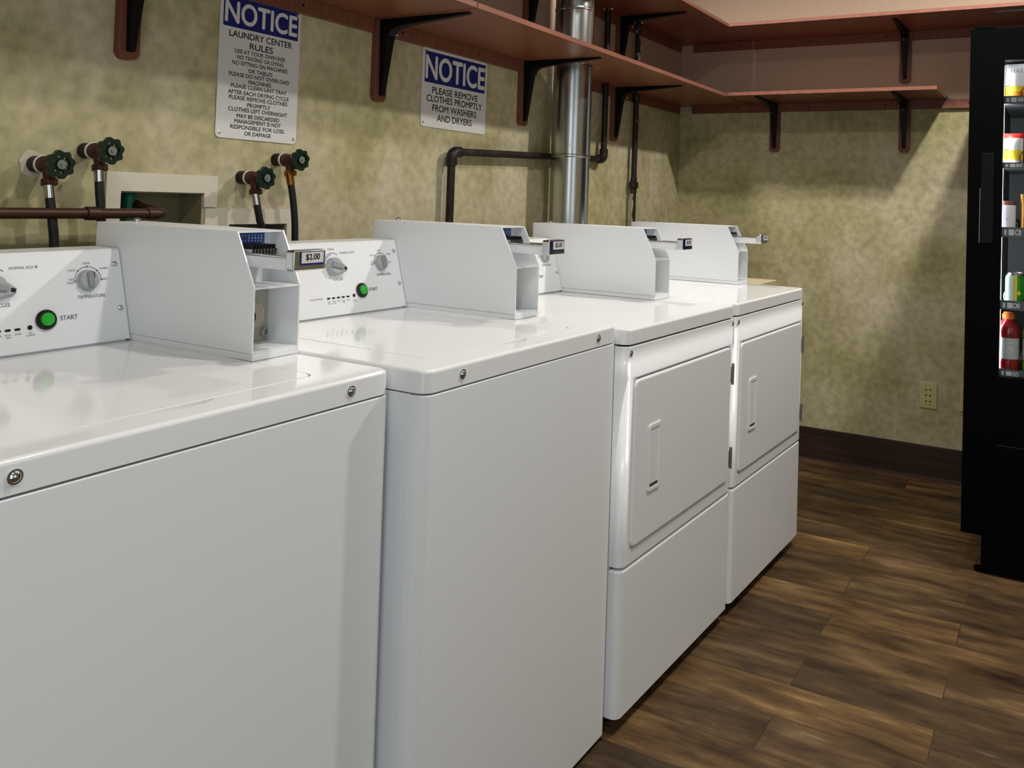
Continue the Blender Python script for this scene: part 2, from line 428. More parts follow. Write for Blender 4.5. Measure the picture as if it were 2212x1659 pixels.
rows = [('LAUNDRY CENTER',.2575,.0155,.198), ('RULES',.234,.0155,.073), ('USE AT YOUR OWN RISK',.2165,.0098,.161), ('NO TINTING OR DYING',.202,.0098,.147),
 ('NO SITTING ON MACHINES',.1876,.0098,.175), ('OR TABLES',.172,.0098,.076), ('PLEASE DO NOT OVERLOAD',.1587,.0098,.19), ('MACHINES',.1443,.0098,.071),
 ('PLEASE CLEAN LINT TRAY',.131,.0098,.176), ('AFTER EACH DRYING CYCLE',.1154,.0098,.191), ('PLEASE REMOVE CLOTHES',.102,.0098,.184), ('PROMPTLY',.0866,.0098,.073),
 ('CLOTHES LEFT OVERNIGHT',.0733,.0098,.186), ('MAY BE DISCARDED',.0577,.0098,.134), ('MANAGEMENT IS NOT',.0444,.0098,.146), ('RESPONSIBLE FOR LOSS',.03,.0098,.169), ('OR DAMAGE',.0155,.0098,.083)]
sign(.285, 1.335, .254, .3556, (.273,.3475), (.052,.226), rows, 'tall white notice sign of laundry center rules under a blue NOTICE band', .0085)
sign(1.05, 1.431, .3556, .254, (.143,.243), (.074,.322), [('PLEASE REMOVE',.1206,.021,.25), ('CLOTHES PROMPTLY',.0934,.021,.305), ('FROM WASHERS',.0642,.021,.242), ('AND DRYERS',.0331,.021,.19)],
     'wide white notice sign asking to remove clothes promptly from washers and dryers', .012)

# ------------------------------------------------------------------ plumbing on the wall
def valve(x, z, wheel, label, brassy, plaster=False):
    r = empty('shutoff_valve', (x, 0, z), (0,0,0), label, 'valve', 'water valves behind the washers')
    if plaster:
        bm = B(); P = [(.026*(1+.09*math.sin(3*a+1)+.05*math.sin(7*a))*math.cos(a)-.004, .027*(1+.07*math.sin(4*a))*math.sin(a)) for a in [2*PI*i/28 for i in range(28)]]
        poly(bm, P, .0, .002, lambda u, v, w: (u, -w, v)); finish('plaster_patch', bm, M_PLASTER, r)
    bm = B(); cyl(bm, (0,.02,0), (0,-.026,0), .0165, 18); finish('supply_stub', bm, M_IRON, r)
    bm = B(); lathe(bm, [(.0165,0),(.0178,.001),(.0178,.005),(.0165,.006)], (0,-.0262,0), (0,-1,0), 18); finish('thread_tape', bm, M_TAPE, r)
    bm = B(); lathe(bm, [(.0165,0),(.0165,.008),(.0145,.010),(.0150,.022),(.0125,.028),(.0075,.030),(.0075,.040),(.0045,.042),(.0045,.052)], (0,-.0325,0), (0,-1,0), 16)
    cyl(bm, (0,-.048,-.006), (0,-.055,-.030), .0105, 14)
    finish('body', bm, M_BRONZE, r)
    bm = B(); lathe(bm, [(.0145,0),(.0155,.002),(.0155,.012),(.0125,.014)], (0,-.0545,-.028), (0,-.18,-1), 8); finish('hose_nut', bm, M_BRASS if brassy else M_BRONZE, r)
    bm = B(); N = 96
    fo = lambda a: wheel*(1+.17*abs(math.cos(4*a))**2-.03); Y = -.088
    O = [(fo(2*PI*k/N)*math.cos(2*PI*k/N+.2), fo(2*PI*k/N)*math.sin(2*PI*k/N+.2)) for k in range(N)]
    I = [(wheel*.70*math.cos(2*PI*k/N+.2), wheel*.70*math.sin(2*PI*k/N+.2)) for k in range(N)]
    fw = lambda u, v, w: (u, Y-w, v)
    ring(bm, O, I, -.004, .005, fw)
    for k in range(4):
        a = PI/4*k+.59; ca, sa = math.cos(a), math.sin(a); hw = .0032
        for sgn in (1,-1):
            p = [(sgn*wheel*.3*ca-hw*sa, sgn*wheel*.3*sa+hw*ca), (sgn*wheel*.3*ca+hw*sa, sgn*wheel*.3*sa-hw*ca), (sgn*wheel*.75*ca+hw*sa, sgn*wheel*.75*sa-hw*ca), (sgn*wheel*.75*ca-hw*sa, sgn*wheel*.75*sa+hw*ca)]
            poly(bm, p, -.003, .0035, fw)
    lathe(bm, [(wheel*.44,0),(wheel*.44,.008),(wheel*.38,.0105)], (0,Y+.004,0), (0,-1,0), 20)
    hw_ = finish('handwheel', bm, M_HWHEEL, r)
    bm = B(); lathe(bm, [(wheel*.36,0),(wheel*.36,.0012),(wheel*.12,.0012),(wheel*.12,.004),(0,.0042)], (0,Y-.0066,0), (0,-1,0), 20); finish('hub_plate', bm, M_HUB, hw_)
    return r
valve(-.133, 1.248, .0250, 'leftmost tap with green wheel, set in a ragged plaster patch', False, True)
valve(-.032, 1.281, .0250, 'tap with green wheel standing higher, second from the left', False)
valve(.368, 1.241, .0248, 'lower green-wheeled tap of the right-hand pair, under the tall sign', False)
valve(.476, 1.291, .0248, 'tap with green wheel and bright brass nut, rightmost of the four', True)
def hose(pts, label, brassy):
    bm = B(); P = [Vector(p) for p in pts]; Q = []
    for i in range(len(P)-1):                       # catmull-rom
        a, b, c, d = P[max(i-1,0)], P[i], P[i+1], P[min(i+2,len(P)-1)]
        for k in range(8):
            t = k/8; Q.append(.5*((2*b)+(c-a)*t+(2*a-5*b+4*c-d)*t*t+(3*b-a-3*c+d)*t**3))
    Q.append(P[-1])
    tube(bm, Q, .0088, 12)
    o = finish('washer_hose', bm, M_RUBBER); tag(o, label, 'hose', 'black washer hoses')
    bm = B(); cyl(bm, P[0]+Vector((0,0,.004)), P[0]+(P[1]-P[0]).normalized()*.026, .0098, 16); finish('ferrule', bm, M_BRASS if brassy else M_CHROME, o)
    return o
hose([(-.136,-.058,1.209), (-.131,-.060,1.170), (-.126,-.062,1.13), (-.121,-.062,1.08), (-.118,-.065,.90), (-.118,-.10,.83), (-.118,-.156,.80)], 'black rubber hose hanging from the leftmost tap', False)
hose([(-.036,-.058,1.244), (-.033,-.060,1.20), (-.029,-.061,1.16), (-.026,-.061,1.11), (-.022,-.065,.90), (-.022,-.10,.83), (-.022,-.156,.80)], 'black hose dropping behind the first coin box from the second tap', False)
hose([(.364,-.058,1.201), (.369,-.061,1.175), (.378,-.062,1.14), (.392,-.062,1.09), (.41,-.065,.90), (.41,-.12,.83), (.41,-.217,.80)], 'black hose curving down from the third tap, over the lower outlet box', False)
hose([(.470,-.058,1.253), (.476,-.061,1.222), (.486,-.062,1.17), (.494,-.062,1.10), (.50,-.065,.90), (.50,-.12,.83), (.50,-.217,.80)], 'black hose hanging from the brass-nutted tap', True)

# outlet boxes recessed in the wall
r = empty('utility_box', (.156, 0, 1.12), (0,0,0), 'upper white outlet box frame in the wall that the brown pipe turns into', 'outlet box'); fy = lambda u, v, w: (u-.156, -w, v-1.12)
bm = B(); poly(bm, [(.016,1.0),(.0495,1.0),(.0495,1.1995),(.2605,1.1995),(.2605,1.1665),(.297,1.1665),(.297,1.241),(.016,1.241)], 0, .006, fy); finish('flange', bm, M_BOXW, r)
def recess(h, d, ox, oz, t=.002):
    bm = B(); x0, z0, x1, z1 = h
    x0 += .0005; x1 -= .0005; z0 += .0005; z1 -= .0005
    for a in ((x0,.0,z0,x0+t,d,z1), (x1-t,.0,z0,x1,d,z1), (x0,.0,z0,x1,d,z0+t), (x0,.0,z1-t,x1,d,z1), (x0,d-t,z0,x1,d,z1)):
        box(bm, a[0]-ox, a[1], a[2]-oz, a[3]-ox, a[4], a[5]-oz)
    return bm
finish('recess', recess(HOLES[0], .085, .156, 1.12), M_BOXI, r)
bm = B(); lathe(bm, [(.013,0),(.015,.006),(.015,.046),(.011,.052)], (.108-.156,.052,1.143-1.12), (0,0,1), 12); cyl(bm, (.108-.156,.052,1.05-1.12), (.108-.156,.052,1.143-1.12), .010, 12); finish('pipe_cap', bm, M_GCAP, r)
r = empty('utility_box', (.4, 0, 1.05), (0,0,0), 'lower white outlet box frame behind the second coin hose, half hidden by the coin box', 'outlet box'); fy = lambda u, v, w: (u-.4, -w, v-1.05)
bm = B(); ring(bm, rrect(.265,.93,.534,1.164,.002,1), rrect(.3345,.9795,.5175,1.1255,.001,1), 0, .006, fy); finish('flange', bm, M_BOXW, r)
finish('recess', recess(HOLES[1], .08, .4, 1.05), mat('grey box interior', (120,116,104), .7), r)

# brown drain pipe turning into the upper box
r = empty('drain_pipe', (-.3, -.07, 1.153), (0,0,0), 'brown copper pipe running level behind the first washer into the wall', 'pipe'); O = Vector((-.3,-.07,1.153))
bm = B(); pts = [(-1.3,-.07,1.153)]+[tuple(p) for p in bend((-.3,-.07,1.153), (.118,-.07,1.153), (.118,.0,1.160), .03)]+[(.118,.0,1.160),(.118,.055,1.172)]
tube(bm, [Vector(p)-O for p in pts], .0108, 14); finish('pipe', bm, M_COPPER, r)
bm = B(); lathe(bm, [(.0135,0),(.0142,.002),(.0142,.024),(.0135,.026)], Vector((-.066,-.07,1.153))-O, (1,0,0), 14); finish('coupling', bm, M_COPPER, r)
bm = B(); lathe(bm, [(.0128,0),(.0133,.002),(.0133,.022)], Vector((.068,-.07,1.153))-O, (1,0,0), 14); finish('elbow_collar', bm, M_COPPER, r)

# gas pipes
def fitting(bm, p, d, L=.034, R=.0195): lathe(bm, [(R-.003,-L/2),(R,-L/2+.003),(R,L/2-.003),(R-.003,L/2)], p, d, 14)
r = empty('gas_pipe', (1.7, PY, 1.37), (0,0,0), 'black iron gas pipe that crosses level behind the steel duct and rises beside it', 'pipe'); O = Vector((1.7, PY, 1.37))
e1, e2 = Vector((1.178,PY,1.357)), Vector((PX2,PY,1.394))
bm = B(); tube(bm, [Vector((1.178,PY,.60))-O]+[p-O for p in bend((1.178,PY,.9), e1, e2, .02)]+[p-O for p in bend(e1, e2, (PX2,PY,2), .02)]+[Vector((PX2,PY,CEIL-.002))-O], .0133, 14); finish('pipe', bm, M_IRON, r)
bm = B(); tube(bm, [p-O for p in [e1+Vector((0,0,-.045)), *bend(e1+Vector((0,0,-.04)), e1, e1+(e2-e1).normalized()*.04, .026), e1+(e2-e1).normalized()*.045]], .0185, 14); finish('elbow', bm, M_IRON, r)
bm = B(); tube(bm, [p-O for p in [e2-(e2-e1).normalized()*.045, *bend(e2-(e2-e1).normalized()*.04, e2, e2+Vector((0,0,.04)), .026), e2+Vector((0,0,.045))]], .0185, 14); finish('elbow', bm, M_IRON, r)
r = empty('gas_pipe', (PX3, PY, 1.3), (0,0,0), 'straight black riser pipe with a union and chipped white paint near the corner', 'pipe')
bm = B(); cyl(bm, (0,0,-.75), (0,0,CEIL-1.302), .0130, 14); finish('pipe', bm, M_CHIP, r)
bm = B(); lathe(bm, [(.0155,-.040),(.0165,-.016),(.0235,-.012),(.0235,.012),(.0165,.016),(.0155,.036)], (0,0,-.008), (0,0,1), 8); finish('pipe_union', bm, M_IRON, r, 25)
bm = B(); lathe(bm, [(.0150,0),(.0172,.003),(.0172,.042),(.0150,.045)], (0,0,.375), (0,0,1), 14); finish('coupling', bm, M_IRON, r)

# vent duct
r = empty('vent_duct', (DX, DY, .6), (0,0,0), 'round galvanised steel vent duct rising behind the dryers through both shelves', 'duct')
bm = B(); prof = [(DR,-.15)]
for z in (.78, 1.34, 1.70):
    prof += [(DR,z-.006),(DR+.0025,z-.003),(DR+.0025,z+.003),(DR,z+.006)]
prof.append((DR, CEIL-.602)); lathe(bm, prof, (0,0,0), (0,0,1), 40); finish('duct_pipe', bm, M_STEEL, r)
bm = B(); box(bm, -.004, -DR-.0035, -.1, .004, -DR+.001, 2.1); finish('lock_seam', bm, M_STEEL, r)
for z in (.79, 1.35):
    bm = B(); lathe(bm, [(.0045,0),(.0045,.002),(.002,.004)], (-DR*.86, -DR*.5, z+.03), (-.86,-.5,0), 8); finish('screw', bm, M_CHROME, r)

# wall sockets
def socket(y, z, label):
    r = empty('wall_outlet', (XB-.0002, y, z), (0,0,-PI/2), label, 'socket', 'ivory wall sockets')
    f = lambda u, v, w: (u, -w, v)
    bm = B(); slab(bm, -.0375, -.059, .0375, .059, 0, .005, .003, .003, 0, f, n=3); finish('cover_plate', bm, M_IVORY, r)
    bm = B()
    for cz in (-.022, .022): slab(bm, -.017, cz-.018, .017, cz+.018, .0051, .0065, .008, .0006, 0, f, n=4)
    finish('receptacle', bm, M_IVORY, r)
    bm = B()
    for cx in (-.0085, .0085):
        for cz in (-.026, .0, .026): slab(bm, cx-.0028, cz-.0034, cx+.0028, cz+.0034, .0066, .0069, .001, 0, 0, f, n=2)
    finish('slot', bm, M_BLACK, r)
    return r
socket(-1.253, .377, 'ivory wall socket plate low on the end wall with dark slots')
socket(-1.425, .383, 'ivory wall plate mostly hidden behind the vending machine edge')

# ------------------------------------------------------------------ coin-operated machines
W, DEP, H = .685, .675, .92
def dome(bm, p, d, r, mi=0): lathe(bm, [(r*1.25,0),(r*1.25,.0012),(r,.0012),(r*.92,r*.35),(r*.6,r*.62),(r*.2,r*.74),(0,r*.75)], p, d, 16, mi)
CO = Vector((0,.54,.9245)); CV = Vector((0,.045,.162)).normalized(); CN = Vector((0,-.162,.045)).normalized()
fc = lambda u, v, w: tuple(CO+Vector((u,0,0))+CV*v+CN*w)
def console(root):
    bm = B(); prof = [(.54,.9245),(.5838,1.082),(.588,1.0865),(.597,1.088),(.655,1.088),(.655,.9245)]
    a = [bm.verts.new((0.0,y,z)) for y, z in prof]; b = [bm.verts.new((.5815,y,z)) for y, z in prof]
    bridge(bm, a, b); capf(bm, a[::-1]); capf(bm, b)
    box(bm, .004, .547, .9203, .578, .65, .9246)
    c = finish('console', bm, M_WHITE, root, 20)
    # knobs
    bm = B(); k0 = Vector(fc(.5140,.1125,0))
    lathe(bm, [(.0192,0.0003),(.0192,.002),(.0178,.003),(.0170,.0105),(.0155,.012),(0,.0123)], k0, CN, 28)
    t = finish('temperature_knob', bm, M_GREY, c)
    bm = B(); slab(bm, .5140-.0055, .1125-.0150, .5140+.0055, .1125+.0150, .0121, .0165, .005, .002, 0, fc, n=3); finish('grip', bm, M_GREYD, t)
    bm = B(); slab(bm, .5140+.0066, .1160, .5140+.0084, .1255, .0124, .0130, .0005, 0, 0, fc, n=2); finish('pointer_mark', bm, M_BLACK, t)
    bm = B(); cx, cy = .3545, .1110; ang = math.radians(-17)
    P = []
    for i in range(29):
        a = math.radians(38+(322-38)*i/28); P.append((.0205*math.cos(a), .0205*math.sin(a)))
    P += [(.032,-.0065),(.0345,-.004),(.0345,.004),(.032,.0065)]
    P = [(cx+x*math.cos(ang)-y*math.sin(ang), cy+x*math.sin(ang)+y*math.cos(ang)) for x, y in P]
    s = lambda q, k: [(cx+(x-cx)*k, cy+(y-cy)*k) for x, y in q]
    L = [loop(bm, s(P,1.04), .0003, fc), loop(bm, P, .004, fc), loop(bm, s(P,.94), .0135, fc), loop(bm, s(P,.86), .0155, fc)]
    for a, b in zip(L, L[1:]): bridge(bm, a, b)
    capf(bm, L[0][::-1]); capf(bm, L[-1])
    k = finish('cycle_knob', bm, M_GREY, c)
    bm = B(); R2 = lambda x, y: (cx+x*math.cos(ang)-y*math.sin(ang), cy+x*math.sin(ang)+y*math.cos(ang))
    poly(bm, [R2(-.016,-.0065),R2(.018,-.0042),R2(.018,.0042),R2(-.016,.0065)], .0156, .0195, fc); finish('grip', bm, M_GREYD, k)
    bm = B(); poly(bm, [R2(.0225,-.0032),R2(.0300,-.0032),R2(.0300,.0032),R2(.0225,.0032)], .0118, .0162, fc); finish('pointer_mark', bm, M_BLACK, k)
    # start button
    bm = B(); b0 = Vector(fc(.4345,.0503,0)); lathe(bm, [(.0172,.0003),(.0172,.0042),(.0155,.0062),(.0118,.0062),(.0118,.003)], b0, CN, 28); sb = finish('start_button', bm, M_BLACK, c)
    bm = B(); lathe(bm, [(.0112,.003),(.0112,.0088),(.0098,.0108),(0,.0112)], b0, CN, 24); finish('push_cap', bm, M_GREEN, sb)
    # indicator lights
    for i in range(5):
        x = .3265+.0152*i; bm = B(); slab(bm, x-.0046, .0396-.0019, x+.0046, .0396+.0019, .0002, .0012, .0017, .0004, 0, fc, n=3); finish('indicator_light', bm, M_BLACK, c)
    bm = B(); lathe(bm, [(.0040,.0002),(.0040,.001),(.0032,.0015)], fc(.4074,.0405,0), CN, 14); finish('indicator_light', bm, M_BLACK, c)
    # printing
    bm = B(); z = .0006
    arcline(bm, .5165, .1135, .0242, -2, 182, .0010, fc, z)
    for a in (-2, 42, 90, 135, 182): disc(bm, .5165+.0242*math.cos(math.radians(a)), .1135+.0242*math.sin(math.radians(a)), .0016, fc, z+.0001)
    text(bm, 'START', .4745, .0505, .0078, .030, fc, z, .01)
    text(bm, 'TEMPERATURE', .519, .0838, .0058, .051, fc, z); text(bm, 'CYCLES', .3655, .0818, .0060, .029, fc, z)
    for s_, x, y in (('COOL',.5165,.1440), ('COLD',.4885,.1325), ('WARM',.5475,.1332), ('HOT',.5480,.1130), ('TAP',.4855,.1160), ('COLD',.4840,.1105)): text(bm, s_, x, y, .0036, None, fc, z)
    text(bm, 'NORMAL ECO', .4040, .1425, .0044, .040, fc, z); text(bm, '+', .4285, .1428, .0052, .0052, fc, z, .02)
    text(bm, 'NORMAL', .3575, .1520, .0036, None, fc, z); text(bm, 'CYCLE STATUS', .2900, .0403, .0038, .038, fc, z)
    for i, (a, b) in enumerate((('PRE','WASH'), ('WASH','CYCLE'), ('RINSE',''), ('FINAL','SPIN'), ('DONE',''))):
        text(bm, a, .3265+.0152*i, .0318, .0027, None, fc, z)
        if b: text(bm, b, .3265+.0152*i, .0276, .0027, None, fc, z)
    text(bm, 'LID', .4074, .0318, .0027, None, fc, z); text(bm, 'LOCKED', .4074, .0276, .0027, None, fc, z)
    arcline(bm, .3585, .1150, .0285, 55, 92, .0011, fc, z)
    arcline(bm, .3585, .1150, .0285, 92, 160, .0013, fc, z, 1); arcline(bm, .3585, .1150, .0250, 98, 158, .0013, fc, z, 1)
    finish('lettering', bm, [M_INK, M_INKB], c)
    for u, v in ((.5695,.1400), (.5705,.0580)):
        bm = B(); dome(bm, fc(u,v,0), CN, .0042); finish('screw', bm, M_CHROME, c)
    return c
def coin_box(root):
    x0, x1, t, zb, zt, yb, yf, yt, zk = .5835, .6845, .003, .9205, 1.134, .66, .216, .262, 1.042
    bm = B(); side = [(yf,zb+.0125),(yf,zk),(yt,zt),(yb,zt),(yb,zb+.0125)]
    for a in (x0, x1-t): poly(bm, side, a, a+t, lambda u, v, w: (w, u, v))
    box(bm, x0+t, yt+.0015, zt-t, x1-t, yb, zt); box(bm, x0+t, yb-t, zb+.0125, x1-t, yb, zt-t)
    box(bm, x0+t, yf+.012, zk-.0035, x1-t, .292, zk)                                     # dividing shelf
    poly(bm, [(x0+t, yf+.0015), (x1-t, yf+.0015), (x1-t, yf+.013), (x0+t, yf+.013)], zk-.0035, zk)
    box(bm, x0+t, .292, zk, x1-t, .295, zt-t)
    box(bm, x0+.0005, yf-.001, zb, x1-.0005, yb-.002, zb+.0120, .0015)                    # plinth
    box(bm, x0+t, yf+.002, zb+.0121, x1-t, .292, zb+.0150)
    dome(bm, (x0,.245,.982), (-1,0,0), .0020)
    c = finish('coin_box', bm, M_WHITE, root, 25)
    bm = B(); box(bm, x0+t+.0002, .2922, zb+.0152, x1-t-.0002, .2955, zk-.0036); finish('lock_panel', bm, mat('grey beige lock panel', (176,172,162), .4, .3), c)
    # coin slide
    bm = B(); box(bm, .6045,.152,1.0735,.6590,.291,1.0935,.0015); s = finish('coin_slide', bm, M_WHITE, c)
    bm = B(); box(bm, .6035,.150,1.0937,.6600,.290,1.0975,.001)
    for k in range(9): box(bm, .6052+k*.0066,.250,1.0976,.6078+k*.0066,.288,1.1035,.0006)
    finish('slide_track', bm, M_CHROME, s)
    bm = B()
    for k in range(8): box(bm, .6080+k*.0066,.252,1.0976,.6116+k*.0066,.2905,1.1105)
    finish('coin_slot', bm, M_BLACK, s)
    bm = B(); f = lambda u, v, w: (u, -w, v)
    slab(bm, .5905, 1.0740, .6610, 1.1085, -.1525, -.1330, (.006,.006,.004,.004), .003, .003, f, n=3)
    box(bm, .5960,.1450,1.0800,.6550,.1565,1.1010,.002)
    for zz in (1.0768, 1.0800): box(bm, .5915,.1318,zz,.6600,.1340,zz+.0018,.0005)
    finish('slide_handle', bm, M_CHROME, s)
    bm = B(); slab(bm, .6040, 1.0835, .6555, 1.1065, -.1329, -.1317, .002, .0004, 0, f, n=2)
    lab = finish('price_label', bm, M_BLUE, s)
    bm = B(); slab(bm, .6058, 1.0870, .6537, 1.1050, -.1316, -.1312, .001, 0, 0, f, n=2, mi=0); text(bm, '$2.00', .6300, 1.0965, .0112, .030, f, -.1309, .03, 1)
    finish('price_lettering', bm, [M_SIGN, M_SBLACK], s)
    # blue chart
    bm = B(); box(bm, .6065,.2885,1.1110,.6645,.2918,1.1285); pass
    for k in range(8):
        for j, rr in enumerate((.0013,.0016,.0013)): disc(bm, .6100+k*.0068, 1.1150+j*.0046, rr, lambda u, v, w: (u, .2883, v), 0, 1 if (j != 1 or k > 2) else 2, 8)
    finish('coin_chart', bm, [M_COINB, M_TAGW, mat('red dots', (190,70,70), .5)], c)
    bm = B(); lathe(bm, [(.031,0),(.031,.003),(.0285,.0045),(.0265,.0030),(.0245,.0055),(0,.0060)], (.6400,.2918,.983), (0,-1,0), 28); k = finish('lock_plug', bm, mat('beige lock face', (186,178,160), .4, .4), c)
    bm = B(); text(bm, 'D', .6440, .981, .0170, .0105, f, -.2856, .03); finish('keyhole', bm, M_BLACK, k)
    bm = B(); tube(bm, [(.6735+.0065*math.cos(a), .2885, .9515+.0065*math.sin(a)) for a in [2*PI*i/16 for i in range(16)]], .0016, 8, closed=True); finish('lock_ring', bm, M_CHROME, c)
    bm = B(); cyl(bm, (.65,.635,zt), (.65,.635,zt+.004), .0068, 14); dome(bm, (.65,.635,zt+.004), (0,0,1), .0055); finish('top_screw', bm, M_CHROME, c)
    return c
def feet(root, zb, h, u, yr=(.05,.60)):
    for x in (.06, W-.06):
        for y in yr:
            bm = B(); cyl(bm, (x,y,-(h+u*x)+.0003), (x,y,zb+.004), .019, 16); finish('foot', bm, M_BLACK, root)
def machine_root(name, x0, F, t, u, h, label, cat):
    return empty(name, (x0,-F,h), (0,-math.atan(u),-math.atan(t)), label, cat)
def washer(root, h, u):
    zb = .0035; zs = H-.0378
    bm = B()
    slab(bm, .0015, .034, W-.0015, DEP-.01, zb, zs-.003, .002, .001, 0, n=2)
    finish('cabinet', bm, M_WHITE, root)
    bm = B(); slab(bm, 0, 0, W, .0335, zb, zs-.0032, (.021,.021,0,0), .0022, 0, n=7); finish('front_panel', bm, M_WHITE, root)
    bm = B(); slab(bm, .010, .010, W-.010, DEP-.02, zs-.0031, zs+.001, .015); finish('seam', bm, M_GAP, root)
    # worktop with lid well and finger scoop
    bm = B(); n = 6
    def ol(d): return rrect(d, d, W-d, DEP-d, (max(.023-d,.004),)*2+(max(.006-d,.001),)*2, n)
    L = [loop(bm, ol(0), zs, ident)]
    b = .0065
    for i in range(5):
        a = .5*PI*i/4; L.append(loop(bm, ol(b*(1-math.cos(a))), H-b+b*math.sin(a), ident))
    for p, q in zip(L, L[1:]): bridge(bm, p, q)
    capf(bm, L[0][::-1])
    lx0, lx1, lx0f, lx1f, ly0, ly1 = .098, .600, .087, .575, .061, .537; g = .0022
    def lidloop(d, scoop):
        r = .022
        pts = []
        def corner(cx, cy, a0, rr):
            for i in range(7):
                a = a0+.5*PI*i/6; pts.append((cx+rr*math.cos(a), cy+rr*math.sin(a)))
        corner(lx0f-d+r, ly0-d+r, PI, r)
        if scoop:
            for k in range(17):
                x = .285+.105*k/16; s_ = math.sin(PI*min(1, (k/16)**1.15))
                pts.append((x, ly0-d-.016*max(s_,0)**.7))
        corner(lx1f+d-r, ly0-d+r, 1.5*PI, r); corner(lx1+d-.004, ly1+d-.004, 0, .004); corner(lx0-d+.004, ly1+d-.004, .5*PI, .004)
        return pts
    Q = lidloop(g, True); i1 = loop(bm, Q, H, ident); i2 = loop(bm, Q, H-.013, ident)
    bridge(bm, i1, i2)
    capf(bm, i2)
    ed = [bm.edges.get((a, b_)) for lp in (L[-1], i1) for a, b_ in zip(lp, lp[1:]+lp[:1])]
    bmesh.ops.triangle_fill(bm, edges=[e for e in ed if e], use_beauty=True)
    finish('worktop', bm, M_TOP, root, 30)
    bm = B(); Q0 = lidloop(0, False); Q1 = lidloop(-.0015, False)
    ls = [loop(bm, Q0, H-.0125, ident), loop(bm, Q0, H-.0005, ident), loop(bm, Q1, H+.0008, ident)]
    for p, q in zip(ls, ls[1:]): bridge(bm, p, q)
    capf(bm, ls[0][::-1]); capf(bm, ls[-1]); finish('lid', bm, M_TOP, root, 40)
    for x in (.098, .592):
        bm = B(); dome(bm, (x,-.0001,.9008), (0,-1,0), .0066); finish('screw', bm, M_CHROME, root)
    console(root); coin_box(root); feet(root, zb, h, u)
def ring_round(bm, o, i, ro, ri, w0, w1, lip, f):
    """plate in u,v with rounded outer corners and a hole whose front lip is rounded"""
    n = 6
    O = rrect(*o, ro, n); I = lambda d: rrect(i[0]-d, i[1]-d, i[2]+d, i[3]+d, ri+d, n)
    a = loop(bm, O, w0, f); b = loop(bm, rrect(*o, ro, n), w1, f); bridge(bm, a, b)
    ls = [loop(bm, I(lip*(1-math.sin(.5*PI*k/3))), w1-lip*(1-math.cos(.5*PI*k/3)), f) for k in range(4)]
    ls.append(loop(bm, I(0), w0, f))
    bridge(bm, b, ls[0])
    for p, q in zip(ls, ls[1:]): bridge(bm, p, q)
    bridge(bm, ls[-1], a)
def dryer(root, h, u, label_hinge='dark hinge'):
    zb, zs, zp = .0364, H-.0363, .3735
    f = lambda a, b, w: (a, -w, b)
    bm = B(); slab(bm, .0015, .034, W-.0015, DEP+.02, zb, zs-.003, .002, .001, 0, n=2); finish('cabinet', bm, M_WHITE, root)
    bm = B(); slab(bm, 0, 0, W, DEP+.02, zs, H, (.023,.023,.006,.006), .0065, .001, n=7); finish('worktop', bm, M_TOP, root)
    bm = B(); slab(bm, .010, .010, W-.010, DEP-.02, zs-.0045, zs+.001, .015); slab(bm, .012, .012, W-.012, .05, zp-.004, zp+.003, .012); finish('seam', bm, M_GAP, root)
    bm = B(); slab(bm, 0, 0, W, .0335, zb, zp-.0025, (.021,.021,0,0), .007, .001, n=7); finish('lower_panel', bm, M_WHITE, root)
    # front panel as a curved-corner sheet with the door opening
    bm = B(); z0, z1 = zp+.0025, zs-.0046; dx0, dx1, dz0, dz1 = .038, .652, .412, .799; hole = (dx0-.0045, dz0-.0045, dx1+.0045, dz1+.0070)
    slab(bm, 0, 0, W, .0335, z0, hole[1], (.021,.021,0,0), .0, .002, n=7); slab(bm, 0, 0, W, .0335, hole[3], z1, (.021,.021,0,0), .002, 0, n=7)
    slab(bm, 0, 0, hole[0], .0335, hole[1], hole[3], (.021,0,0,0), n=7); slab(bm, hole[2], 0, W, .0335, hole[1], hole[3], (0,.021,0,0), n=7)
    finish('front_panel', bm, M_WHITE, root, 14)
    bm = B(); ring(bm, rrect(*hole, .0, 5), rrect(*[v+s for v, s in zip(hole, (.0028,.0028,-.0028,-.0028))], .016, 5), -.006, -.0004, f); finish('door_surround', bm, M_WHITE, root)
    bm = B(); box(bm, hole[0]+.001, .012, hole[1]+.001, hole[2]-.001, .03, hole[3]-.001); finish('door_gap', bm, M_GAP, root)
    bm = B(); slab(bm, dx0, dz0, dx1, dz1, -.0115, .0045, .017, .006, 0, f, n=6, nb=4); d = finish('door', bm, M_WHITE, root)
    # recessed pull
    hx0, hx1, hz0, hz1 = .113, .178, .523, .681
    bm = B(); ring_round(bm, (hx0,hz0,hx1,hz1), (hx0+.007,hz0+.010,hx1-.012,hz1-.012), .006, .004, .0046, .0078, .003, f)
    poly(bm, [(hz0+.008,.0046),(hz1-.010,.0046),(hz1-.010,.0062),(hz0+.03,.0052)], hx0+.006, hx1-.011, lambda a, b, w: (w, -b, a))
    hd = finish('handle', bm, M_WHITE, d)
    bm = B(); box(bm, hx0+.010,-.0075,hz0+.0105,hx1-.014,-.0050,hz0+.0165); finish('latch_catch', bm, mat('dull grey catch', (92,90,84), .4, .5), hd)
    for za in (.690, .4475):
        bm = B(); cyl(bm, (.6570,-.0075,za), (.6570,-.0075,za+.060), .0042, 12); dome(bm, (.6570,-.0075,za+.060), (0,0,1), .0032)
        box(bm, .6480,-.0065,za+.006,.6570,-.0047,za+.052); finish('hinge', bm, M_STEELG, d)
    for x in (.018, .667):
        bm = B(); dome(bm, (x,-.0001 if .02 < x < .66 else .0006,.8645), (0,-1,0), .0054); finish('screw', bm, M_CHROME, root)
    console(root); coin_box(root); feet(root, zb, h, u, (.06,.60))
